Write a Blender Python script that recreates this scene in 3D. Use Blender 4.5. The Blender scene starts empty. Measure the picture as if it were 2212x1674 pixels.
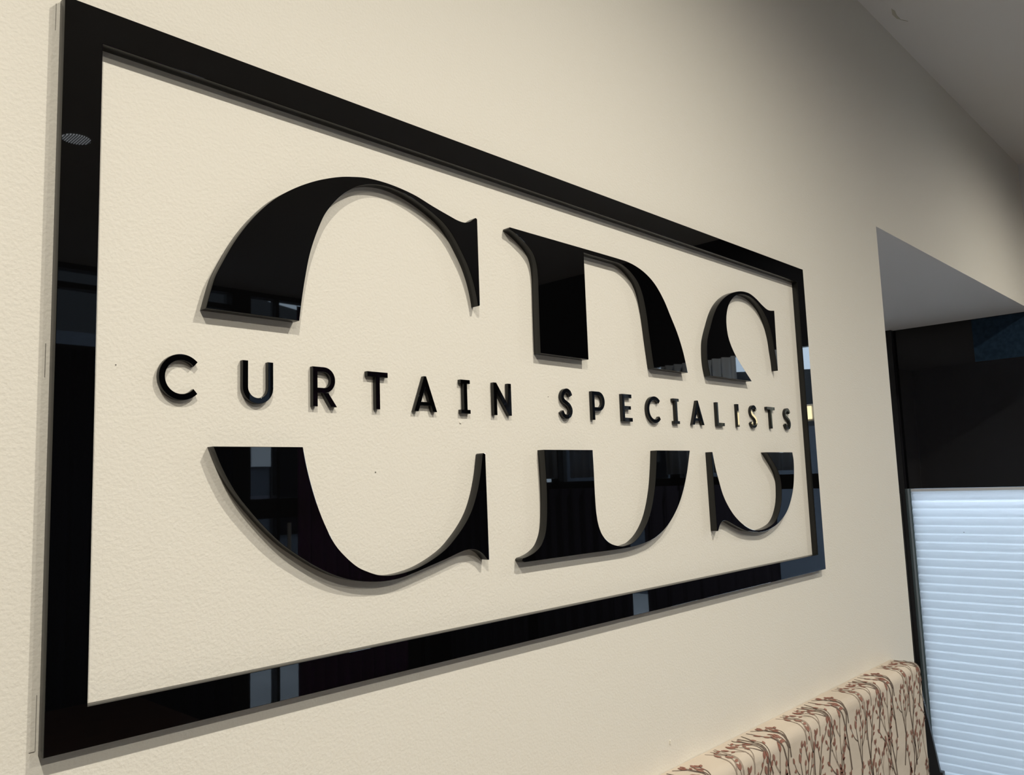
import bpy, bmesh, math, random
from mathutils import Vector, Matrix

random.seed(7)
scene = bpy.context.scene
COL = scene.collection

# ------------------------------------------------------------------ camera
CZ = 1.56                                    # height of the sign's centre above the floor
cam_d = bpy.data.cameras.new('camera')
cam = bpy.data.objects.new('camera', cam_d)
COL.objects.link(cam)
yaw, pitch, roll = math.radians(46.48516), math.radians(6.54831), math.radians(-2.0081)
fwd = Vector((math.sin(yaw) * math.cos(pitch), math.cos(yaw) * math.cos(pitch), math.sin(pitch)))
rgt = Vector((math.cos(yaw), -math.sin(yaw), 0))
upv = rgt.cross(fwd)
r2 = math.cos(roll) * rgt + math.sin(roll) * upv
u2 = -math.sin(roll) * rgt + math.cos(roll) * upv
M = Matrix((r2, u2, -fwd)).transposed().to_4x4()
M.translation = Vector((-0.91545, -0.7105, CZ - 0.11007))
cam.matrix_world = M
cam_d.sensor_fit = 'HORIZONTAL'
cam_d.sensor_width = 36.0
cam_d.lens = 1774.79 / 2212 * 36.0
cam_d.clip_start = 0.02
scene.camera = cam

# ------------------------------------------------------------------ world: overcast daylight outside
world = bpy.data.worlds.new('World')
scene.world = world
world.use_nodes = True
bg = world.node_tree.nodes['Background']
bg.inputs[0].default_value = (0.72, 0.82, 1.0, 1)
bg.inputs[1].default_value = 6.0

# ------------------------------------------------------------------ view
vs = scene.view_settings
vs.view_transform = 'Standard'
vs.look = 'None'
vs.exposure = 0.0
vs.gamma = 1.0
vs.use_curve_mapping = False

LAMP_POWER = 73.0
LAMP_COL = (1.0, 0.955, 0.85)

# ------------------------------------------------------------------ materials
def mat(name, col, rough=0.5, spec=0.5, ior=1.5, metallic=0.0):
    m = bpy.data.materials.new(name)
    m.use_nodes = True
    b = m.node_tree.nodes['Principled BSDF']
    b.inputs['Base Color'].default_value = (*col, 1)
    b.inputs['Roughness'].default_value = rough
    b.inputs['IOR'].default_value = ior
    b.inputs['Metallic'].default_value = metallic
    b.inputs['Specular IOR Level'].default_value = spec
    return m

def noise_bump(m, scale, strength, dist=0.001, detail=2.0, col2=None, cscale=3.0, stretch=None, cfac=(0.35, 0.65)):
    nt = m.node_tree
    b = nt.nodes['Principled BSDF']
    tc = nt.nodes.new('ShaderNodeTexCoord')
    mp = nt.nodes.new('ShaderNodeMapping')
    if stretch:
        mp.inputs['Scale'].default_value = stretch
    nt.links.new(tc.outputs['Object'], mp.inputs[0])
    if strength > 0:
        n = nt.nodes.new('ShaderNodeTexNoise')
        n.inputs['Scale'].default_value = scale
        n.inputs['Detail'].default_value = detail
        nt.links.new(mp.outputs[0], n.inputs['Vector'])
        bp = nt.nodes.new('ShaderNodeBump')
        bp.inputs['Strength'].default_value = strength
        bp.inputs['Distance'].default_value = dist
        nt.links.new(n.outputs['Fac'], bp.inputs['Height'])
        nt.links.new(bp.outputs[0], b.inputs['Normal'])
    if col2:
        n2 = nt.nodes.new('ShaderNodeTexNoise')
        n2.inputs['Scale'].default_value = cscale
        n2.inputs['Detail'].default_value = 3
        nt.links.new(mp.outputs[0], n2.inputs['Vector'])
        mr = nt.nodes.new('ShaderNodeMapRange')
        mr.inputs[1].default_value, mr.inputs[2].default_value = cfac
        nt.links.new(n2.outputs['Fac'], mr.inputs[0])
        mx = nt.nodes.new('ShaderNodeMix')
        mx.data_type = 'RGBA'
        mx.inputs[6].default_value = b.inputs['Base Color'].default_value
        mx.inputs[7].default_value = (*col2, 1)
        nt.links.new(mr.outputs[0], mx.inputs[0])
        nt.links.new(mx.outputs[2], b.inputs['Base Color'])
    return m

def glass(name, tint=(0.9, 0.95, 0.95)):
    m = bpy.data.materials.new(name)
    m.use_nodes = True
    nt = m.node_tree
    nt.nodes.clear()
    o = nt.nodes.new('ShaderNodeOutputMaterial')
    tr = nt.nodes.new('ShaderNodeBsdfTransparent')
    tr.inputs[0].default_value = (*tint, 1)
    gl = nt.nodes.new('ShaderNodeBsdfGlossy')
    gl.inputs['Roughness'].default_value = 0.02
    fr = nt.nodes.new('ShaderNodeFresnel')
    fr.inputs[0].default_value = 1.5
    mx = nt.nodes.new('ShaderNodeMixShader')
    nt.links.new(fr.outputs[0], mx.inputs[0])
    nt.links.new(tr.outputs[0], mx.inputs[1])
    nt.links.new(gl.outputs[0], mx.inputs[2])
    nt.links.new(mx.outputs[0], o.inputs[0])
    return m

def translucent(name, col, tcol, fac):
    m = bpy.data.materials.new(name)
    m.use_nodes = True
    nt = m.node_tree
    nt.nodes.clear()
    o = nt.nodes.new('ShaderNodeOutputMaterial')
    d = nt.nodes.new('ShaderNodeBsdfDiffuse')
    d.inputs[0].default_value = (*col, 1)
    t = nt.nodes.new('ShaderNodeBsdfTranslucent')
    t.inputs[0].default_value = (*tcol, 1)
    mx = nt.nodes.new('ShaderNodeMixShader')
    mx.inputs[0].default_value = fac
    nt.links.new(d.outputs[0], mx.inputs[1])
    nt.links.new(t.outputs[0], mx.inputs[2])
    nt.links.new(mx.outputs[0], o.inputs[0])
    return m

def emit(name, col, strength):
    m = bpy.data.materials.new(name)
    m.use_nodes = True
    nt = m.node_tree
    nt.nodes.clear()
    o = nt.nodes.new('ShaderNodeOutputMaterial')
    e = nt.nodes.new('ShaderNodeEmission')
    e.inputs[0].default_value = (*col, 1)
    e.inputs[1].default_value = strength
    nt.links.new(e.outputs[0], o.inputs[0])
    return m

WALL_COL = (0.79, 0.745, 0.655)
MW = noise_bump(mat('cream_wall_paint', WALL_COL, 0.75, 0.25), 330, 0.5, 0.001, 3.0)
MCEIL = noise_bump(mat('white_ceiling_paint', (0.76, 0.72, 0.68), 0.85, 0.2), 120, 0.1)
MREV = mat('white_reveal_paint', (0.74, 0.72, 0.71), 0.8, 0.2)
MFLOOR = noise_bump(mat('pale_floor_vinyl', (0.32, 0.295, 0.27), 0.45), 40, 0.1, col2=(0.24, 0.225, 0.21), cscale=6)
MDARKWALL = noise_bump(mat('charcoal_wall_paint', (0.035, 0.036, 0.04), 0.8, 0.2), 120, 0.1)
MGLOSS = mat('gloss_black_acrylic', (0.0015, 0.0015, 0.0017), 0.015, 0.5, 1.49)
MSIDE = mat('satin_cut_acrylic_edge', (0.007, 0.007, 0.0065), 0.30, 0.38, 1.49)
MALU = mat('black_aluminium', (0.008, 0.008, 0.009), 0.35)
MGLASS = glass('clear_glass')
MDARKG = mat('dark_tinted_glass', (0.002, 0.002, 0.003), 0.03, 0.5, 1.5)
MREFLECT = noise_bump(mat('painted_blue_grey_reflection', (0.006, 0.021, 0.042), 0.6, 0.2), 60, 0.3, col2=(0.014, 0.036, 0.065), cscale=60)  # mottled blue-grey reflection put into the colour
MTEAL = mat('grey_green_channel', (0.10, 0.14, 0.15), 0.3)
MBLIND = translucent('white_translucent_blind', (0.86, 0.88, 0.9), (0.97, 0.98, 0.99), 0.88)
MBLIND2 = translucent('white_blind_backing', (0.86, 0.88, 0.9), (0.92, 0.94, 0.96), 0.60)
MBRAIL = mat('white_blind_rail', (0.8, 0.82, 0.85), 0.4)
MFAB = noise_bump(mat('cream_linen_fabric', (0.64, 0.55, 0.445), 0.9, 0.1), 900, 0.35, 0.0006, 2, col2=(0.55, 0.47, 0.38), cscale=9, stretch=(0.5, 1, 2))
MSTEM = mat('brown_grey_print', (0.150, 0.112, 0.088), 0.9, 0.1)
MSTEM2 = mat('pale_brown_print', (0.33, 0.265, 0.21), 0.9, 0.1)
MBUD = noise_bump(mat('russet_print', (0.25, 0.110, 0.080), 0.9, 0.1), 0, 0, col2=(0.31, 0.165, 0.125), cscale=40)
MWHITE = mat('white_metal', (0.75, 0.75, 0.74), 0.4)
MPENCIL = mat('pencil_grey', (0.16, 0.145, 0.13), 0.8, 0.1)
MSPECK = mat('paint_drip', (0.83, 0.79, 0.70), 0.6, 0.2)
MLENS = emit('lamp_lens', (1.0, 0.9, 0.75), 1.5)
MSTRIP = emit('warm_lamp_lens', (1.0, 0.85, 0.5), 9.0)
MSHEER = translucent('sheer_curtain', (0.55, 0.58, 0.62), (0.6, 0.65, 0.7), 0.6)
MPURPLE = translucent('plum_fabric', (0.34, 0.18, 0.32), (0.50, 0.24, 0.46), 0.6)
MADDHALF = mat('added_ink_blue_fabric', (0.045, 0.045, 0.075), 0.9, 0.1)
MNAVY = mat('added_navy_fabric', (0.02, 0.026, 0.05), 0.9, 0.1)
MWOOD = noise_bump(mat('dark_timber', (0.05, 0.022, 0.012), 0.35), 12, 0, col2=(0.025, 0.011, 0.006), cscale=14, stretch=(1, 8, 8))
MCONC = noise_bump(mat('pavement_concrete', (0.58, 0.58, 0.58), 0.9), 30, 0.2, col2=(0.48, 0.48, 0.48), cscale=2)
MFACADE = noise_bump(mat('grey_render_facade', (0.11, 0.125, 0.15), 0.9), 30, 0.1, col2=(0.08, 0.09, 0.11), cscale=1)

# ------------------------------------------------------------------ helpers
def link(name, me, m=None, parent=None, loc=None):
    o = bpy.data.objects.new(name, me)
    COL.objects.link(o)
    if m is not None and me is not None and not me.materials:
        me.materials.append(m)
    if loc is not None:
        o.location = loc
    if parent is not None:
        o.parent = parent
    return o

def tag(o, label=None, cat=None, group=None, kind=None):
    if label: o['label'] = label
    if cat: o['category'] = cat
    if group: o['group'] = group
    if kind: o['kind'] = kind
    return o

def struct(o, label=None):
    return tag(o, label, None, None, 'structure')

def empty(name, loc):
    o = bpy.data.objects.new(name, None)
    COL.objects.link(o)
    o.location = loc
    return o

def box_bm(bm, x0, x1, y0, y1, z0, z1):
    vs_ = [bm.verts.new((x, y, z)) for x in (x0, x1) for y in (y0, y1) for z in (z0, z1)]
    for f in ((0, 1, 3, 2), (4, 6, 7, 5), (0, 4, 5, 1), (2, 3, 7, 6), (0, 2, 6, 4), (1, 5, 7, 3)):
        bm.faces.new([vs_[i] for i in f])

def box(name, x0, x1, y0, y1, z0, z1, m, parent=None, bevel=0.0, segs=2):
    """a box; its origin sits at the middle of its base (or at the parent's origin when it is a part)"""
    px, py, pz = (parent.location if parent is not None else Vector(((x0 + x1) / 2, (y0 + y1) / 2, z0)))
    bm = bmesh.new()
    box_bm(bm, x0 - px, x1 - px, y0 - py, y1 - py, z0 - pz, z1 - pz)
    if bevel > 0:
        bmesh.ops.bevel(bm, geom=bm.edges[:], offset=bevel, segments=segs, affect='EDGES', profile=0.5)
    bmesh.ops.recalc_face_normals(bm, faces=bm.faces)
    me = bpy.data.meshes.new(name)
    bm.to_mesh(me)
    bm.free()
    if bevel > 0:
        for p in me.polygons: p.use_smooth = True
        me.set_sharp_from_angle(angle=math.radians(35))
    o = link(name, me, m, parent)
    if parent is None:
        o.location = (px, py, pz)
    return o

def tube_bm(bm, pts, r, n=8):
    rings = []
    for i, p in enumerate(pts):
        a = Vector(pts[max(i - 1, 0)]); b = Vector(pts[min(i + 1, len(pts) - 1)])
        d = (b - a).normalized()
        s = d.cross(Vector((0, 0, 1)))
        if s.length < 1e-4: s = d.cross(Vector((1, 0, 0)))
        s.normalize(); t = d.cross(s)
        rr = r[i] if isinstance(r, (list, tuple)) else r
        rings.append([bm.verts.new(Vector(p) + rr * (math.cos(2 * math.pi * k / n) * s + math.sin(2 * math.pi * k / n) * t)) for k in range(n)])
    for a, b in zip(rings, rings[1:]):
        for k in range(n):
            bm.faces.new((a[k], a[(k + 1) % n], b[(k + 1) % n], b[k]))
    bm.faces.new(rings[0][::-1]); bm.faces.new(rings[-1])

def from_bm(name, bm, m, parent=None, smooth=False, loc=None):
    bmesh.ops.recalc_face_normals(bm, faces=bm.faces)
    me = bpy.data.meshes.new(name)
    bm.to_mesh(me)
    bm.free()
    if smooth:
        for p in me.polygons: p.use_smooth = True
        me.set_sharp_from_angle(angle=math.radians(40))
    return link(name, me, m, parent, loc)

def catmull(P, closed=False, n=6):
    out = []
    N = len(P)
    for i in range(N if closed else N - 1):
        p1, p2 = P[i], P[(i + 1) % N]
        p0 = P[(i - 1) % N] if (closed or i > 0) else (2 * p1[0] - p2[0], 2 * p1[1] - p2[1])
        p3 = P[(i + 2) % N] if (closed or i < N - 2) else (2 * p2[0] - p1[0], 2 * p2[1] - p1[1])
        # centripetal parametrisation
        def dist(a, b): return max(1e-6, math.hypot(a[0] - b[0], a[1] - b[1])) ** 0.5
        t0 = 0; t1 = t0 + dist(p0, p1); t2 = t1 + dist(p1, p2); t3 = t2 + dist(p2, p3)
        for k in range(n):
            t = t1 + (t2 - t1) * k / n
            q = []
            for c in (0, 1):
                a1 = (t1 - t) / (t1 - t0) * p0[c] + (t - t0) / (t1 - t0) * p1[c]
                a2 = (t2 - t) / (t2 - t1) * p1[c] + (t - t1) / (t2 - t1) * p2[c]
                a3 = (t3 - t) / (t3 - t2) * p2[c] + (t - t2) / (t3 - t2) * p3[c]
                b1 = (t2 - t) / (t2 - t0) * a1 + (t - t0) / (t2 - t0) * a2
                b2 = (t3 - t) / (t3 - t1) * a2 + (t - t1) / (t3 - t1) * a3
                q.append((t2 - t) / (t2 - t1) * b1 + (t - t1) / (t2 - t1) * b2)
            out.append(tuple(q))
    if not closed: out.append(tuple(P[-1][:2]))
    return out

def outline(P, n=6):
    """points (x, z[, 1 = corner]) -> smooth closed polyline with its corners kept"""
    k0 = next(i for i, q in enumerate(P) if len(q) > 2)
    P = P[k0:] + P[:k0] + [P[k0]]
    out, run = [], [P[0]]
    for q in P[1:]:
        run.append(q)
        if len(q) > 2:
            pts = [(a[0], a[1]) for a in run]
            out += (catmull(pts, False, n)[:-1] if len(pts) > 2 else [pts[0]])
            run = [q]
    return out

def plate(name, loops, t, bevel=0.0004, loc=(0, 0, 0), parent=None, front=MGLOSS, side=MSIDE):
    """flat cut-out sheet of thickness t standing on the wall plane y = 0; loops in metres (x, z); later loops are holes"""
    cu = bpy.data.curves.new(name, 'CURVE')
    cu.dimensions = '2D'
    cu.fill_mode = 'BOTH'
    cu.extrude = t / 2 - bevel
    cu.bevel_depth = bevel
    cu.bevel_resolution = 1
    cu.offset = -bevel
    for L in loops:
        sp = cu.splines.new('POLY')
        sp.points.add(len(L) - 1)
        for pt, (x, z) in zip(sp.points, L):
            pt.co = (x, z, 0, 1)
        sp.use_cyclic_u = True
    tmp = bpy.data.objects.new(name + '_tmp', cu)
    COL.objects.link(tmp)
    bpy.context.view_layer.update()
    me = bpy.data.meshes.new_from_object(tmp.evaluated_get(bpy.context.evaluated_depsgraph_get()))
    bpy.data.objects.remove(tmp)
    bpy.data.curves.remove(cu)
    me.name = name
    for v in me.vertices:
        x, y, z = v.co
        v.co = (x, -z - t / 2, y)
    me.materials.clear()
    me.materials.append(front)
    me.materials.append(side)
    me.update()
    for p in me.polygons:
        p.material_index = 0 if p.normal.y < -0.9 else 1
        p.use_smooth = p.material_index == 1
    me.set_sharp_from_angle(angle=math.radians(32))
    o = link(name, me, None, parent)
    o.location = loc
    return o

# ================================================================== the room
CEIL = CZ + 1.106
HEAD = CZ + 0.496                    # underside of the lintel and of the shopfront header
XE = 2.88                            # inner face of the end wall / shopfront
XO = 1.182                           # where the sign wall ends and the opening starts
YB = -3.85                           # back wall (shopfront behind the photographer)
XL = -3.3

struct(box('floor', XL - .1, XE + .1, YB - .1, 1.1, -0.1, 0.0, MFLOOR), 'pale vinyl floor of the shop')
ceil = struct(box('ceiling', XL - .1, XE + .1, YB - .1, 1.1, CEIL, CEIL + .1, MCEIL), 'plain white painted ceiling')
wsign = struct(box('wall_sign', XL, XO, 0, .12, 0, CEIL, MW), 'cream textured wall that carries the sign')
lint = struct(box('wall_lintel', XO, XE, 0, 1.0, HEAD, CEIL, MW), 'cream wall over the opening beside the sign')
lint.data.materials.append(MREV)
for p in lint.data.polygons:
    if p.normal.z < -0.9: p.material_index = 1
struct(box('wall_return', XO - .12, XO, .12, 1.0, 0, CEIL, MREV))
struct(box('wall_alcove', XO - .12, XE, 1.0, 1.1, 0, CEIL, MREV))
struct(box('wall_end', XE, XE + .1, YB - .1, 0, HEAD, CEIL, MREV), 'pale end wall above the shopfront glazing')
struct(box('wall_left', XL - .1, XL, YB - .1, .12, 0, CEIL, MDARKWALL))
struct(box('wall_back', XL, .3, YB - .1, YB, 0, CEIL, MDARKWALL))
struct(box('wall_corner', 2.75, XE + .1, YB - .1, YB, 0, HEAD, MDARKWALL))

# pencil marks left by the fitter beside the frame, paint specks, and a chip where ceiling meets wall
def mark(name, x0, x1, z0, z1, m, d=.0003):
    return box(name, x0, x1, -d, .0004, CZ + z0, CZ + z1, m, wsign)
mark('pencil_mark', -.7032, -.7029, .276, .2995, MPENCIL)
mark('pencil_mark', -.7034, -.7030, -.015, .012, MPENCIL)
mark('pencil_mark', -.7022, -.7019, -.299, -.258, MPENCIL)
mark('pencil_mark', -.7063, -.7024, -.2993, -.2989, MPENCIL)
mark('paint_speck', -.3828, -.3816, -.0953, -.0943, MPENCIL, .0006)
mark('paint_speck', -.6497, -.6489, -.0012, -.0004, MPENCIL, .0005)
mark('paint_speck', -.0989, -.0979, -.0003, .0004, MPENCIL, .0005)
mark('paint_drip', .1408, .1436, -.4990, -.4940, MSPECK, .0016)
mark('paint_drip', -.2592, -.2566, -.0395, -.0380, MSPECK, .001)
bm = bmesh.new()
ring = [(0, .002), (.030, .010), (.060, .009), (.085, -.001), (.098, -.008), (.075, .003), (.045, .003), (.018, -.001)]
cz = CEIL - .0012
lo = [bm.verts.new((1.30 + x - ceil.location.x, -.05 + y - ceil.location.y, cz - ceil.location.z)) for x, y in ring]
hi = [bm.verts.new((1.30 + x - ceil.location.x, -.05 + y - ceil.location.y, .001)) for x, y in ring]
bm.faces.new(lo)
for i in range(len(ring)):
    j = (i + 1) % len(ring)
    bm.faces.new((lo[i], lo[j], hi[j], hi[i]))
from_bm('paint_chip', bm, mat('bare_plaster', (.52, .48, .38), .9), ceil)

# ================================================================== end wall: the pleated blind window beside the opening
def pane(name, x0, x1, y0, y1, z0, z1, m, parent):
    return box(name, x0, x1, y0, y1, z0, z1, m, parent)

MID = CZ - 0.199                      # top of the white blind = underside of the dark pane
w1 = struct(empty('window_1', (XE, .14, 0)), 'black framed shopfront window with dark pane above white blind')
box('frame_jamb', XE - .05, XE + .05, .535, .66, 0, HEAD, MALU, w1)
box('frame_jamb', XE - .05, XE + .05, -.30, -.25, 0, HEAD, MALU, w1)
box('frame_highlight', XE - .058, XE - .05, .552, .558, 0, MID - .02, mat('painted_grey_highlight', (.045, .045, .045), .3), w1)  # thin strip lighter than the black frame, its grey highlight put into colour
box('frame_sill', XE - .05, XE + .05, -.25, .535, 0, .07, MALU, w1)
box('glazing_channel', XE - .046, XE + .01, .514, .535, .07, MID, MTEAL, w1)
box('channel_lip', XE - .05, XE - .046, .5185, .5245, .07, MID, mat('pale_channel_lip', (.28, .33, .36), .3), w1)
box('dark_pane', XE - .02, XE - .008, -.25, .535, MID, HEAD, MDARKG, w1)
pane('clear_pane', XE + .02, XE + .026, -.25, .514, .07, MID, MGLASS, w1)
box('painted_reflection', XE - .0205, XE - .02, -.24, .222, CZ + .317, HEAD - .002, MREFLECT, w1)  # thin plate painted as the blue reflection on the dark pane
struct(box('wall_alcove_end', XE, XE + .1, .66, 1.0, 0, HEAD, MREV))

bl = empty('pleated_blind', (XE - .03, .14, .08))
tag(bl, 'white pleated window blind glowing with daylight beside the sign wall', 'blind')
BY0, BY1 = -.24, .5135
box('head_rail', XE - .040, XE - .012, BY0, BY1, MID - .0125, MID - .001, MBRAIL, bl)
PITCH = .0345
nsl = int((MID - .0125 - .10) / PITCH)
def slat_mesh():
    bm = bmesh.new()
    ys = (BY0 - bl.location.y, BY1 - bl.location.y)
    # front skin: tucked in at the top, bulging into the room, running down behind the next pleat's top
    prof = [(-.004, 0), (-.0075, -.0018), (-.0105, -.0055), (-.0120, -.011), (-.0125, -.018), (-.0118, -.026), (-.0095, -.0335), (-.0082, -.0385)]
    rows = [[bm.verts.new((x, y, z)) for y in ys] for x, z in prof]
    for a, b in zip(rows, rows[1:]):
        bm.faces.new((a[0], a[1], b[1], b[0]))
    # back skin of the cell, covering all but its top
    back = [(-.0095, -.0085), (-.003, -.0095), (0, -.020), (-.003, -.0335), (-.0075, -.0345)]
    rows = [[bm.verts.new((x, y, z)) for y in ys] for x, z in back]
    for a, b in zip(rows, rows[1:]):
        bm.faces.new((a[0], b[0], b[1], a[1])).material_index = 1
    me = bpy.data.meshes.new('slat')
    bm.to_mesh(me); bm.free()
    for p in me.polygons: p.use_smooth = True
    return me
sm = slat_mesh()
sm.materials.append(MBLIND)
sm.materials.append(MBLIND2)
for i in range(nsl):
    s = link('slat', sm, None, bl)
    s.location = (0, 0, MID - .0125 - i * PITCH - bl.location.z)
box('bottom_rail', XE - .042, XE - .026, BY0, BY1, .085, .10, MBRAIL, bl)
bl_sp = box('dirt_speck', XE - .0432, XE - .0424, .318, .323, CZ - .3815, CZ - .3795, MPENCIL, bl)

# black A-frame board standing past the end of the wall
ea = empty('sandwich_board', (2.56, .56, 0))
tag(ea, 'black A-frame board standing by the window past the upholstered headboard', 'board')
def slab(name, pts, thick, m):
    """a flat panel: quad corners given as points, thickened along its normal"""
    P = [Vector(q) - Vector(ea.location) for q in pts]
    n = (P[1] - P[0]).cross(P[3] - P[0]).normalized() * thick / 2
    bm = bmesh.new()
    a = [bm.verts.new(q + n) for q in P]; c = [bm.verts.new(q - n) for q in P]
    bm.faces.new(a); bm.faces.new(c[::-1])
    for k in range(4): bm.faces.new((a[k], c[k], c[(k + 1) % 4], a[(k + 1) % 4]))
    return from_bm(name, bm, m, ea)
slab('front_panel', [(2.42, .315, .03), (2.42, .80, .03), (2.516, .66, .60), (2.516, .434, .60)], .014, MALU)
slab('rear_panel', [(2.64, .43, .03), (2.64, .82, .03), (2.535, .68, .60), (2.535, .50, .60)], .014, MALU)
for x, y in ((2.41, .345), (2.41, .76), (2.63, .45), (2.63, .78)):
    if True:
        box('rubber_foot', x - .012, x + .022, y - .015, y + .015, 0, .035, MALU, ea, .003)
box('hinge', 2.51, 2.54, .52, .62, .595, .62, MALU, ea, .003)
box('corner_cap', 2.462, 2.492, .368, .400, .30, .325, MALU, ea, .003)

# ================================================================== end wall glazing that the sign mirrors
w2 = struct(empty('window_2', (XE, -2.0, 0)), 'long black framed shopfront window along the end wall')
ys2 = [-.30, -.88, -1.72, -2.56, -3.40, YB]
for y in ys2[1:-1]:
    box('mullion', XE - .03, XE + .05, y - .03, y + .03, .07, HEAD, MALU, w2)
box('frame_jamb', XE - .03, XE + .05, YB, YB + .05, 0, HEAD, MALU, w2)
box('frame_sill', XE - .03, XE + .05, YB + .05, -.30, 0, .07, MALU, w2)
box('mid_rail', XE - .03, XE + .05, YB + .05, -.30, 1.37, 1.44, MALU, w2)
for a, b in zip(ys2, ys2[1:]):
    pane('pane', XE + .01, XE + .016, b + .03, a - .03, 1.44, HEAD, MGLASS, w2)
    pane('pane', XE + .01, XE + .016, b + .03, a - .03, .07, 1.37, MGLASS, w2)

box_v = box('added_pelmet', XE - .012, XE, YB + .02, -.10, HEAD - .01, CEIL, mat('added_pelmet_cloth', (.012, .012, .014), .9, .1), None)  # unseen cloth added to darken the end wall mirrored in the sign
tag(box_v, 'long charcoal fabric pelmet added over the end wall above the shopfront to darken reflections', 'pelmet')

def curtain(name, p0, p1, z0, z1, m, folds, amp, label, group):
    """a hanging panel of folded cloth between two floor points"""
    p0, p1 = Vector((*p0, 0)), Vector((*p1, 0))
    d = (p1 - p0); nrm = Vector((d.y, -d.x, 0)).normalized()
    n = folds * 8
    bm = bmesh.new()
    o = (p0 + p1) / 2
    rows = []
    for z in (z0, z1):
        rows.append([bm.verts.new(p0 + d * (i / n) - o + nrm * (amp * math.sin(i / 8 * 2 * math.pi)) + Vector((0, 0, z))) for i in range(n + 1)])
    for i in range(n):
        bm.faces.new((rows[0][i], rows[0][i + 1], rows[1][i + 1], rows[1][i]))
    c = from_bm(name, bm, m, None, True)
    c.location = o
    sol = c.modifiers.new('thick', 'SOLIDIFY'); sol.thickness = .0015
    tag(c, label, 'curtain', group)
    return c
for i, y in enumerate((-1.02, -1.30, -1.58)):
    curtain('sheer_curtain', (XE - .075, y), (XE - .075, y - .16), 1.46, HEAD - .02, MSHEER, 3, .018, 'narrow pale sheer curtain hanging inside the end wall shopfront', 'sheer curtains along the end wall')
for i, y in enumerate((-1.95, -2.22, -2.50, -2.78)):
    curtain('sheer_curtain', (XE - .075, y), (XE - .075, y - .18), 1.46, HEAD - .02, MSHEER, 3, .018, 'narrow pale sheer curtain hanging inside the end wall shopfront', 'sheer curtains along the end wall')
for y, wd in ((-1.14, .76), (-2.00, .70), (-2.78, .70)):  # unseen curtains added so the lower panes mirror dark
    curtain('added_half_curtain', (XE - .075, y), (XE - .075, y - wd), .02, 1.40, MADDHALF, 8, .02, 'ink blue half-height curtain added inside the end wall shopfront to darken reflections', 'half-height curtains added along the end wall')
wl = empty('wall_light', (XE - .03, -1.18, CZ + .13))
tag(wl, 'slim warm linear lamp fixed across the end wall shopfront', 'lamp')
box('housing', XE - .032, XE - .014, -1.42, -.94, CZ + .125, CZ + .205, MWHITE, wl, .003)
box('diffuser', XE - .042, XE - .032, -1.41, -.95, CZ + .135, CZ + .195, MSTRIP, wl)

# ================================================================== back wall shopfront, mirrored in the sign
w3 = struct(empty('window_3', (1.5, YB, 0)), 'tall shopfront glazing with glass door in the back wall')
box('frame_head', .3, XE + .1, YB - .07, YB, CEIL - .03, CEIL, MALU, w3)
box('frame_sill', .3, 1.44, YB - .07, YB, 0, .07, MALU, w3)
box('frame_column', 1.44, 1.56, YB - .09, YB + .02, 0, CEIL - .03, MALU, w3)
box('frame_jamb', .3, .36, YB - .07, YB, .07, CEIL - .03, MALU, w3)
box('mid_rail', .36, 1.44, YB - .07, YB, 1.30, 1.42, MALU, w3)
box('mid_rail', 1.56, 2.75, YB - .07, YB, 1.28, 1.40, MALU, w3)
box('transom_rail', .36, 1.44, YB - .07, YB, CZ + .975, CZ + 1.005, MALU, w3)
box('transom_rail', .36, 1.44, YB - .07, YB, CZ + .64, CZ + .675, MALU, w3)
box('door_mullion', 1.745, 1.765, YB - .07, YB, .07, CEIL - .03, MALU, w3)
for x0, x1 in ((.36, 1.44), (1.56, 1.745), (1.765, 2.75)):
    pane('pane', x0, x1, YB - .05, YB - .044, 1.42, CEIL - .03, MGLASS, w3)
    pane('pane', x0, x1, YB - .05, YB - .044, .07, 1.28, MGLASS, w3)
bm = bmesh.new()
tube_bm(bm, [(1.80 - 1.5, .05, .95), (1.80 - 1.5, .05, 1.25)], .012)
from_bm('door_handle', bm, MWHITE, w3, True)
curtain('plum_curtain', (1.86, YB + .05), (2.70, YB + .05), .02, CEIL - .06, MPURPLE, 9, .022, 'plum fabric curtain hanging across the back shopfront', None)
curtain('added_navy_curtain', (.36, YB + .05), (1.43, YB + .05), .02, CZ + .645, MNAVY, 11, .022, 'navy fabric curtain added across the back shopfront to darken reflections', None)  # unseen curtain, widened and darkened to blacken what the small letters mirror

tb = empty('display_table', (-.15, -2.0, 0))
tag(tb, 'dark timber display table standing behind the photographer', 'table')
box('table_top', -.85, .30, -2.35, -1.70, .72, .76, MWOOD, tb, .004)
for x in (-.80, .25):
    for y in (-2.30, -1.75):
        box('leg', x - .035, x + .035, y - .035, y + .035, 0, .72, MWOOD, tb)

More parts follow.
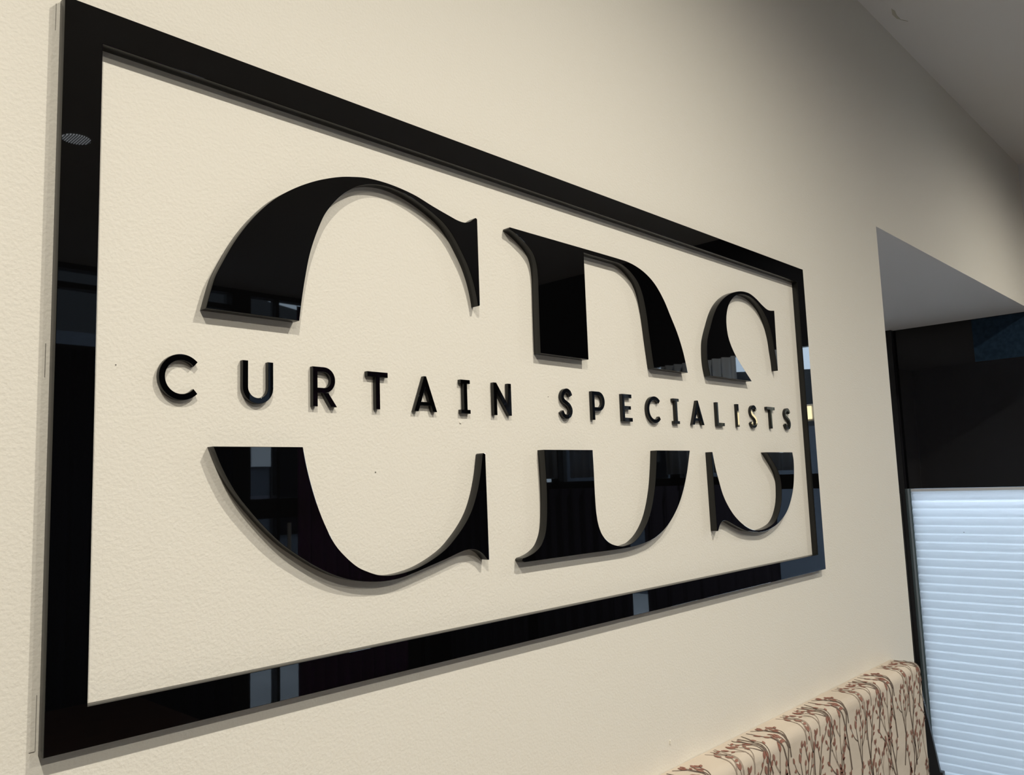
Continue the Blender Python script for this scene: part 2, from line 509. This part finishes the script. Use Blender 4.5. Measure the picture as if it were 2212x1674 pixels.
# outdoors
struct(box('pavement', -12, 16, -16, 8, -.22, -.12, MCONC), 'pale concrete pavement outside the shop')
def facade(name, x0, x1, y0, y1, h, gable, label, axis):
    bm = bmesh.new()
    o = Vector(((x0 + x1) / 2, (y0 + y1) / 2, -.12))
    box_bm(bm, x0 - o.x, x1 - o.x, y0 - o.y, y1 - o.y, 0, h)
    e = empty(name, o)
    tag(e, label, 'building')
    from_bm('wall', bm, MFACADE, e)
    bm = bmesh.new()
    a, b = (x0 - o.x, x1 - o.x); c, d = (y0 - o.y, y1 - o.y)
    if axis == 'x':
        v = [(a, c, h), (b, c, h), (b, d, h), (a, d, h), (a, c, h + gable), (a, d, h + gable)]
        F = ((0, 1, 2, 3), (0, 4, 1), (3, 2, 5), (4, 5, 2, 1), (0, 3, 5, 4))
    else:
        v = [(a, c, h), (b, c, h), (b, d, h), (a, d, h), (a, c, h + gable), (b, c, h + gable)]
        F = ((0, 1, 2, 3), (0, 3, 4), (1, 5, 2), (4, 5, 1, 0), (3, 2, 5, 4))
    vv = [bm.verts.new(q) for q in v]
    for f in F: bm.faces.new([vv[i] for i in f])
    from_bm('roof', bm, MALU, e)
    for k in range(4):
        t = (k + .5) / 4
        if axis == 'x':
            box('window', x0 + (x1 - x0) * t - .5, x0 + (x1 - x0) * t + .5, y1 - .02, y1 + .03, .9, 2.1, MDARKG, e)
        else:
            box('window', x0 - .03, x0 + .02, y0 + (y1 - y0) * t - .5, y0 + (y1 - y0) * t + .5, .9, 2.1, MDARKG, e)
    return e
_fb = facade('far_building', -2, 9, -11, -8.5, 3.3, 1.5, 'grey rendered building across the street behind the shop', 'x')
fb = _fb
box('white_board', 4.10, 4.36, -8.47, -8.44, 1.74, 2.06, MWHITE, fb)
facade('far_building', 8.5, 11, -7.5, 5, 2.1, 1.0, 'low grey rendered building outside the end wall', 'y')

# ================================================================== downlights (each lamp's own light is here)
def downlight(x, y, power, label, group='recessed ceiling downlights'):
    e = empty('downlight', (x, y, CEIL))
    tag(e, label, 'lamp', group)
    bm = bmesh.new()
    prof = [(.040, -.0005), (.0445, -.0045), (.050, -.0045), (.054, -.0005)]
    n = 32
    rings = [[bm.verts.new((r * math.cos(2 * math.pi * k / n), r * math.sin(2 * math.pi * k / n), z)) for k in range(n)] for r, z in prof]
    for a, b in zip(rings, rings[1:]):
        for k in range(n): bm.faces.new((a[k], a[(k + 1) % n], b[(k + 1) % n], b[k]))
    from_bm('trim_ring', bm, MWHITE, e, True)
    bm = bmesh.new()
    vs_ = [bm.verts.new((.041 * math.cos(2 * math.pi * k / n), .041 * math.sin(2 * math.pi * k / n), -.0008)) for k in range(n)]
    bm.faces.new(vs_)
    from_bm('lens', bm, MLENS, e)
    ld = bpy.data.lights.new('lamp_beam', 'SPOT')
    ld.energy = power
    ld.color = LAMP_COL
    ld.spot_size = math.radians(176)
    ld.spot_blend = 1.0
    ld.shadow_soft_size = .018
    lo_ = bpy.data.objects.new('lamp_beam', ld)
    COL.objects.link(lo_)
    lo_.parent = e
    lo_.location = (0, 0, -.022)
    return e
DL = 'recessed round white downlight in the ceiling in front of the sign wall'
for x, y, k in ((-1.10, -1.03, .92), (.0, -1.03, .92), (2.33, -1.05, .90), (-1.10, -2.02, .9), (.25, -2.02, .75)):
    downlight(x, y, LAMP_POWER * k, DL if x < 1 else 'recessed round white downlight in the ceiling in front of the opening')

ll = empty('louvred_lamp', (.03, -2.225, CEIL))
tag(ll, 'small dim louvred lamp in the ceiling over the display table', 'lamp')
bm = bmesh.new()
vs_ = [bm.verts.new((.045 * math.cos(2 * math.pi * k / 32), .045 * math.sin(2 * math.pi * k / 32), -.0006)) for k in range(32)]
bm.faces.new(vs_)
from_bm('lens', bm, emit('dim_lamp_lens', (.9, .95, 1.0), 5.0), ll)
for k in range(-5, 6):
    hw = math.sqrt(max(0, .045 ** 2 - (k * .008) ** 2))
    box('louvre', .03 + k * .008 - .0016, .03 + k * .008 + .0016, -2.225 - hw, -2.225 + hw, CEIL - .004, CEIL - .0006, MALU, ll)

# ================================================================== the sign
T = .0121
SW, SH, SB = 1.400, .6047, .0308
fr = plate('sign_frame', [[(-SW / 2, -SH / 2), (SW / 2, -SH / 2), (SW / 2, SH / 2), (-SW / 2, SH / 2)],
                          [(-SW / 2 + SB - .0004, -SH / 2 + SB), (-SW / 2 + SB - .0004, SH / 2 - SB), (SW / 2 - SB + .0004, SH / 2 - SB), (SW / 2 - SB + .0004, -SH / 2 + SB)]],
           T, .0005, (0, 0, CZ))
tag(fr, 'gloss black rectangular acrylic frame around the sign lettering', 'sign frame')

BIG = {
    'C_upper': [(-576.7, 54.9, 1), (-575.6, 59.4), (-572.2, 72.2), (-568.1, 85.5), (-560.5, 101.3), (-550.6, 119.7), (-538.5, 138.3), (-524.6, 155.7), (-507.4, 173.0), (-485.0, 189.3), (-461.6, 202.4), (-441.4, 211.0), (-427.9, 215.6), (-415.1, 218.8), (-397.6, 222.1), (-375.0, 223.2), (-351.7, 221.9), (-327.6, 218.3), (-302.6, 211.6), (-276.7, 205.6), (-263.9, 202.9), (-255.2, 202.4), (-249.7, 203.2), (-242.8, 206.1), (-236.5, 210.6), (-233.6, 212.3, 1), (-231.2, 211.1, 1), (-231.0, 103.9, 1), (-232.0, 102.8, 1), (-234.5, 102.3, 1), (-235.2, 107.9), (-240.8, 129.4), (-249.4, 149.4), (-260.8, 167.2), (-273.1, 182.9), (-286.5, 194.5), (-299.9, 201.7), (-322.8, 211.0), (-347.0, 217.2), (-370.5, 219.2), (-388.8, 216.9), (-399.5, 213.8), (-408.3, 209.9), (-418.1, 203.8), (-428.1, 196.1), (-439.2, 184.5), (-449.9, 169.9), (-456.5, 156.5), (-462.9, 140.5), (-468.6, 122.8), (-474.2, 96.4), (-477.7, 75.9), (-480.6, 54.9, 1)],
    'C_lower': [(-568.7, -69.4, 1), (-477.4, -69.4, 1), (-473.3, -88.4), (-467.4, -109.3), (-460.0, -130.1), (-452.0, -147.6), (-442.2, -164.6), (-430.6, -177.3), (-414.6, -190.1), (-399.6, -197.1), (-390.9, -200.1), (-382.7, -201.8), (-369.6, -202.7), (-351.6, -201.2), (-333.1, -197.4), (-313.8, -190.6), (-294.8, -181.2), (-282.4, -171.9), (-267.4, -157.9), (-255.2, -142.3), (-245.8, -122.7), (-239.5, -102.6), (-236.1, -86.9), (-234.3, -76.3, 1), (-232.8, -75.1, 1), (-230.4, -75.2, 1), (-229.6, -76.3, 1), (-228.6, -199.4, 1), (-229.2, -199.8, 1), (-231.4, -199.3, 1), (-233.2, -197.4), (-239.0, -191.9), (-247.4, -187.4), (-255.8, -185.4), (-263.2, -185.4), (-273.7, -187.1), (-294.2, -192.4), (-318.9, -198.1), (-342.6, -203.5), (-359.2, -206.6), (-381.3, -207.8), (-402.5, -206.0), (-422.9, -202.1), (-442.6, -195.4), (-461.7, -186.1), (-480.1, -174.9), (-499.8, -161.1), (-517.1, -145.4), (-530.6, -131.2), (-542.5, -117.4), (-551.7, -104.4), (-562.0, -85.4)],
    'D_upper': [(-173.1, 213.0, 1), (66.6, 212.4), (80.0, 211.9), (100.5, 209.2), (126.3, 202.0), (152.3, 188.1), (174.6, 166.5), (191.2, 142.8), (208.1, 117.6), (221.7, 89.7), (232.9, 54.6, 1), (136.8, 54.6, 1), (132.8, 78.9), (128.5, 107.1), (125.4, 130.5), (120.9, 152.6), (114.6, 170.8), (103.6, 185.8), (84.1, 198.8), (62.7, 205.5), (41.4, 206.0), (-23.6, 206.5, 1), (-23.6, 170.7, 1), (-23.6, 54.6, 1), (-123.5, 54.6, 1), (-123.6, 89.9), (-123.0, 136.8), (-123.0, 159.2), (-125.5, 175.0), (-130.1, 185.0), (-138.8, 193.3), (-151.1, 200.8), (-165.9, 207.8), (-173.5, 209.8, 1), (-174.5, 211.1, 1)],
    'D_lower': [(-123.8, -70.6, 1), (-23.8, -70.6, 1), (-23.2, -97.8, 1), (-23.0, -134.1), (-21.7, -156.7), (-17.8, -174.0), (-10.0, -187.2), (4.3, -197.9), (20.3, -203.1), (34.7, -205.0), (45.9, -204.1), (60.0, -201.5), (80.7, -190.7), (99.4, -172.6), (111.7, -151.8), (121.2, -126.6), (127.3, -99.9), (131.9, -70.6, 1), (225.0, -70.6, 1), (212.3, -106.2), (197.6, -135.0), (182.0, -156.0), (161.3, -175.2), (141.8, -187.9), (114.1, -199.3), (89.7, -204.2), (57.3, -207.6), (26.6, -208.4), (-40.8, -208.2, 1), (-168.6, -208.3, 1), (-171.7, -207.1, 1), (-172.8, -204.9, 1), (-170.6, -203.1, 1), (-163.2, -202.0), (-149.4, -197.9), (-137.8, -191.1), (-131.2, -182.7), (-126.5, -172.3), (-123.7, -155.7), (-122.4, -138.8), (-122.0, -117.7)],
    'S_upper': [(302.9, 54.5, 1), (299.5, 64.6), (297.1, 78.6), (297.3, 96.3), (299.9, 112.9), (304.5, 123.6), (315.9, 143.6), (327.9, 162.5), (342.5, 179.0), (361.5, 193.4), (383.3, 204.7), (403.6, 211.8), (423.9, 216.5), (442.8, 218.5), (463.3, 217.7), (486.5, 211.5), (508.3, 202.6), (527.5, 196.7), (540.0, 196.1), (556.9, 198.0, 1), (554.2, 81.8, 1), (552.0, 81.5, 1), (550.2, 99.4), (546.4, 119.2), (542.3, 141.7), (531.5, 167.7), (518.0, 184.6), (497.8, 199.6), (473.3, 209.4), (449.9, 212.8), (429.9, 211.9), (416.8, 209.0), (405.7, 204.9), (394.4, 197.9), (382.5, 187.3), (374.3, 174.2), (370.0, 161.0), (369.2, 146.1), (372.1, 129.4), (380.2, 113.7), (395.6, 95.6), (416.0, 78.6), (447.4, 54.5, 1)],
    'S_lower': [(291.4, -72.7, 1), (294.2, -72.7, 1), (302.1, -101.7), (310.5, -122.5), (317.1, -138.1), (328.2, -155.1), (349.0, -176.0), (371.1, -190.7), (394.3, -201.4), (413.1, -206.9), (429.6, -208.9), (449.9, -209.0), (475.1, -205.7), (495.6, -199.8), (509.8, -190.8), (520.8, -178.7), (529.0, -164.5), (533.4, -146.3), (533.9, -127.9), (528.9, -113.9), (518.8, -101.3), (503.0, -86.9), (485.5, -72.7, 1), (589.9, -72.7, 1), (592.8, -86.4), (592.0, -103.6), (585.7, -132.6), (576.9, -151.2), (560.9, -172.1), (544.0, -186.0), (519.7, -198.4), (490.5, -207.4), (460.7, -212.3), (436.3, -212.6), (412.7, -210.4), (389.9, -207.0), (371.2, -201.8), (353.2, -195.8), (333.8, -188.9), (321.8, -185.9), (311.9, -186.7), (305.2, -190.7), (300.4, -196.0), (297.0, -201.6, 1), (293.6, -201.3, 1)],
}
for key, P in BIG.items():
    L, half = key.split('_')
    o = plate('monogram_letter', [[(x / 1000, z / 1000) for x, z in outline(P)]], T, .0005, (0, 0, CZ))
    pos = 'above' if half == 'upper' else 'below'
    tag(o, '%s half of the large black serif letter %s, %s the small words' % (half, L, pos), 'letter', 'halves of the large letters in the frame')

# small sans capitals, cap height 40 mm; outlines in mm from the letter's bottom left
H = 40.2
S = 5.5
def arc(cx, cy, rx, ry, a0, a1, n=20):
    return [(cx + rx * math.cos(math.radians(a0 + (a1 - a0) * k / n)), cy + ry * math.sin(math.radians(a0 + (a1 - a0) * k / n))) for k in range(n + 1)]
def g_C(w):
    r = H / 2 + .4
    cx, cy = r * w / 36.0, H / 2
    rx = r * w / 36.0
    return [arc(cx, cy, rx, r, 44, 316, 40) + arc(cx, cy, rx - S, r - S, 318, 42, 36)]
def g_U(w):
    r = w / 2
    return [[(0, H)] + arc(r, r - .4, r, r, 180, 360, 24) + [(w, H), (w - S, H)] + arc(r, r - .4, r - S, r - S, 360, 180, 20) + [(S, H)]]
def bowl(w, z0, z1, x0):
    r = (z1 - z0) / 2
    return arc(w - r, z0 + r, r, r, -90, 90, 20)
def g_P(w, zb=12.9):
    r = (H - zb) / 2; ri = r - S + .4
    outer = [(0, 0), (S, 0), (S, zb)] + arc(w - r, zb + r, r, r, -90, 90, 22) + [(0, H)]
    hole = [(S, zb + S - .4), (S, H - S + .4)] + arc(w - r, zb + r, ri, ri, 90, -90, 18)
    return [outer, hole]
def g_R(w):
    zb = 13.9; r = (H - zb) / 2; ri = r - S + .4; wb = w - .8
    outer = [(0, 0), (S, 0), (S, zb), (12.0, zb), (w - 6.0, 0), (w + 1.2, 0), (18.2, zb + .2)] + arc(wb - r, zb + r, r, r, -80, 90, 22) + [(0, H)]
    hole = [(S, zb + S - .4), (S, H - S + .4)] + arc(wb - r, zb + r, ri, ri, 90, -90, 18)
    return [outer, hole]
def g_T(w):
    c = w / 2
    return [[(c - S / 2, 0), (c + S / 2, 0), (c + S / 2, H - S), (w, H - S), (w, H), (0, H), (0, H - S), (c - S / 2, H - S)]]
def g_A(w):
    c = w / 2; ap = 1.5; k = (c - ap) / H          # outer slope per mm
    sl = 6.3
    def xl(z): return k * z                         # left outer edge
    zc0, zc1 = 6.7, 10.9
    zt = (c - sl) / k
    outer = [(0, 0), (sl, 0), (xl(zc0) + sl, zc0), (w - xl(zc0) - sl, zc0), (w - sl, 0), (w, 0), (c + ap, H), (c - ap, H)]
    hole = [(xl(zc1) + sl, zc1), (c, zt), (w - xl(zc1) - sl, zc1)]
    return [outer, hole]
def g_I(w):
    c = w / 2; b = 4.6
    return [[(0, 0), (w, 0), (w, b), (c + S / 2, b), (c + S / 2, H - b), (w, H - b), (w, H), (0, H), (0, H - b), (c - S / 2, H - b), (c - S / 2, b), (0, b)]]
def g_I2(w):
    return [[(0, 0), (w, 0), (w, H), (0, H)]]
def g_N(w):
    d = 7.0
    k = (H) / (w - S)
    return [[(0, 0), (S, 0), (S, H - 12.0), (w - S * .9, 0), (w, 0), (w, H), (w - S, H), (w - S, 12.0), (S * .9, H), (0, H)]]
def g_E(w):
    return [[(0, 0), (w, 0), (w, S), (S, S), (S, 17.6), (w - 3.2, 17.6), (w - 3.2, 22.8), (S, 22.8), (S, H - S), (w - .6, H - S), (w - .6, H), (0, H)]]
def g_L(w):
    return [[(0, 0), (w, 0), (w, S), (S, S), (S, H), (0, H)]]
def g_S(w):
    C = [(.93, .80), (.80, .94), (.54, 1.0), (.25, .93), (.10, .765), (.19, .625), (.45, .535), (.74, .43), (.90, .265), (.80, .09), (.50, 0), (.20, .055), (.03, .205)]
    h = H + 1.2 - S
    P = catmull([(S / 2 + u * (w - S), S / 2 - .6 + v * h) for u, v in C], False, 6)
    L, R = [], []
    for i, q in enumerate(P):
        a = P[max(i - 1, 0)]; b = P[min(i + 1, len(P) - 1)]
        d = (b[0] - a[0], b[1] - a[1]); n = math.hypot(*d)
        nx, ny = -d[1] / n, d[0] / n
        L.append((q[0] + nx * S / 2, q[1] + ny * S / 2)); R.append((q[0] - nx * S / 2, q[1] - ny * S / 2))
    return [L + R[::-1]]
BASE = CZ - .0282
SMALL = [
    (g_C, -.6154, 35.5, 'letter C that opens the word CURTAIN'), (g_U, -.5371, 31.7, 'letter U in the word CURTAIN'),
    (g_R, -.4614, 27.2, 'letter R in the word CURTAIN'), (g_T, -.3946, 27.0, 'letter T in the word CURTAIN'),
    (g_A, -.3315, 33.6, 'letter A in the word CURTAIN'), (g_I, -.2603, 15.0, 'letter I with serifs in the word CURTAIN'),
    (g_N, -.2056, 31.0, 'letter N that ends the word CURTAIN'),
    (g_S, -.0800, 27.2, 'letter S that opens the word SPECIALISTS'), (g_P, -.0113, 28.7, 'letter P in the word SPECIALISTS'),
    (g_E, .0594, 24.2, 'letter E in the word SPECIALISTS'), (g_C, .1224, 36.0, 'letter C between E and I in SPECIALISTS'),
    (g_I, .1955, 16.0, 'letter I with serifs in the word SPECIALISTS'), (g_A, .2494, 36.5, 'letter A in the word SPECIALISTS'),
    (g_L, .3281, 24.7, 'letter L in the word SPECIALISTS'), (g_I2, .3982, 6.3, 'letter I without serifs after L in SPECIALISTS'),
    (g_S, .4460, 27.0, 'letter S between I and T in SPECIALISTS'), (g_T, .5115, 31.5, 'letter T in the word SPECIALISTS'),
    (g_S, .5820, 27.2, 'letter S that ends the word SPECIALISTS')]
for fn, x, w, lab in SMALL:
    loops = [[(a / 1000, b / 1000) for a, b in L] for L in fn(w)]
    o = plate('tagline_letter', loops, .0055, .0004, (x, 0, BASE))
    tag(o, 'small black raised capital ' + lab, 'letter', 'small capitals of the tagline')

# ================================================================== upholstered headboard leaning on the wall
HX0, HX1, HY, HZ, HR = -.70, 1.046, -.062, CZ - .534, .018
hb = empty('upholstered_headboard', ((HX0 + HX1) / 2, HY / 2, 0))
tag(hb, 'upholstered headboard in cream fabric with russet budding twigs, against wall under the sign', 'headboard')
pp = box('padded_panel', HX0, HX1, HY, -.001, 0, HZ, MFAB, hb)
bm = bmesh.new()
bm.from_mesh(pp.data)
yb = max(v.co.y for v in bm.verts)
bmesh.ops.bevel(bm, geom=[e for e in bm.edges if not all(abs(v.co.y - yb) < 1e-4 for v in e.verts)], offset=HR, segments=5, affect='EDGES', profile=.5)
bm.to_mesh(pp.data)
bm.free()
for p in pp.data.polygons: p.use_smooth = True
pp.data.set_sharp_from_angle(angle=math.radians(35))

def surf(u, s, off=.0005):
    """fabric coordinates (along the wall, up the front and over the top) -> point"""
    f = HZ - HR
    q = math.pi / 2 * HR
    if s <= f:
        return (u, HY - off, s)
    if s <= f + q:
        a = (s - f) / HR
        return (u, HY + HR - (HR + off) * math.cos(a), f + (HR + off) * math.sin(a))
    return (u, HY + HR + (s - f - q), HZ + off)
SMAX = (HZ - HR) + math.pi / 2 * HR + (-HY - HR) - .006

bms = {k: bmesh.new() for k in ('stem', 'pale', 'bud')}
def V(bm, u, s, off=.0005):
    x, y, z = surf(u, min(s, SMAX), off)
    return bm.verts.new((x - hb.location.x, y - hb.location.y, z))
def ribbon(kind, pts, w0, w1, off):
    bm = bms[kind]
    P = catmull(pts, False, 5)
    P = [q for q in P if q[1] < SMAX and HX0 + .02 < q[0] < HX1 - .012]
    if len(P) < 2: return
    prev = None
    for i, q in enumerate(P):
        a = P[max(i - 1, 0)]; b = P[min(i + 1, len(P) - 1)]
        d = (b[0] - a[0], b[1] - a[1]); n = max(1e-6, math.hypot(*d))
        w = (w0 + (w1 - w0) * i / (len(P) - 1)) / 2
        nx, ny = -d[1] / n * w, d[0] / n * w
        cur = (V(bm, q[0] + nx, q[1] + ny, off), V(bm, q[0] - nx, q[1] - ny, off))
        if prev: bm.faces.new((prev[0], prev[1], cur[1], cur[0]))
        prev = cur
def bud(u, s, ang, l, w):
    if s + l > SMAX or u > HX1 - .016 or u < HX0 + .02: return
    bm = bms['bud']
    ca, sa = math.cos(ang), math.sin(ang)
    ring = [(0, 0), (.3, .5), (.62, .48), (1.0, .12), (1.0, -.1), (.65, -.5), (.28, -.42)]
    bm.faces.new([V(bm, u + ca * a * l - sa * b * w, s + sa * a * l + ca * b * w, .0009) for a, b in ring])
def shoot(kind, u, s, a, ln, w, off, nb):
    """a short curved side shoot that carries buds"""
    pts = [(u, s)]
    for i in range(3):
        a += (math.pi / 2 - a) * .22 + rng.uniform(-.12, .12)
        u += math.cos(a) * ln / 3; s += math.sin(a) * ln / 3
        pts.append((u, s))
        if i == 1 and nb > 1:
            bud(u, s, a + rng.choice((-1, 1)) * rng.uniform(.5, .9), rng.uniform(.008, .011), rng.uniform(.0042, .006))
    ribbon(kind, pts, w, w * .7, off)
    bud(u, s, a + rng.uniform(-.25, .25), rng.uniform(.010, .014), rng.uniform(.005, .0072))
    if nb > 2:
        bud(u, s, a + rng.choice((-1, 1)) * .75, rng.uniform(.009, .012), rng.uniform(.0042, .006))
def branch(kind, u, s, ang, length, w, off, fork=True):
    n = max(3, int(length / .030))
    pts = [(u, s)]; a = ang; sd = rng.choice((-1, 1))
    for i in range(n):
        a += rng.uniform(-.20, .20) + (math.pi / 2 - a) * .12
        u += math.cos(a) * length / n; s += math.sin(a) * length / n
        pts.append((u, s))
        sd = -sd
        if fork and i == 1:
            branch(kind, u, s, a + sd * rng.uniform(.45, .75), length * .55, w * .75, off, False)
        elif rng.random() < .95:
            shoot(kind, u, s, a + sd * rng.uniform(.5, .95), rng.uniform(.022, .042), w * .6, off, rng.choice((2, 2, 3)))
    ribbon(kind, pts, w, w * .55, off)
    bud(u, s, a, rng.uniform(.013, .018), rng.uniform(.006, .009))
TILE = .235
for k in range(-1, 5):
    rng = random.Random(21)
    u0 = k * TILE + .03
    n = 0
    for row, s0 in enumerate((.50, .585, .67, .755, .84, .925)):
        for c in range(3):
            du = (c + (.5 if row % 2 else 0)) * TILE / 3 + rng.uniform(-.018, .018)
            kind = 'pale' if n % 4 == 1 else 'stem'
            n += 1
            branch(kind, u0 + du, s0 + rng.uniform(-.02, .02), rng.uniform(1.30, 1.84), rng.uniform(.12, .175), rng.uniform(.0042, .0060), .0005 if kind == 'stem' else .0003)
    for c in range(4):
        branch('stem' if c % 3 else 'pale', u0 + (c + .3) * TILE / 4 + rng.uniform(-.01, .01), .985 + rng.uniform(-.012, .022), rng.uniform(1.2, 1.94), rng.uniform(.045, .065), .0036, .0005, False)
for kind, nm, m in (('stem', 'printed_twigs', MSTEM), ('pale', 'printed_pale_twigs', MSTEM2), ('bud', 'printed_buds', MBUD)):
    bm = bms[kind]
    me = bpy.data.meshes.new(nm)
    bm.to_mesh(me); bm.free()
    tag(link(nm, me, m, hb), kind='stuff')
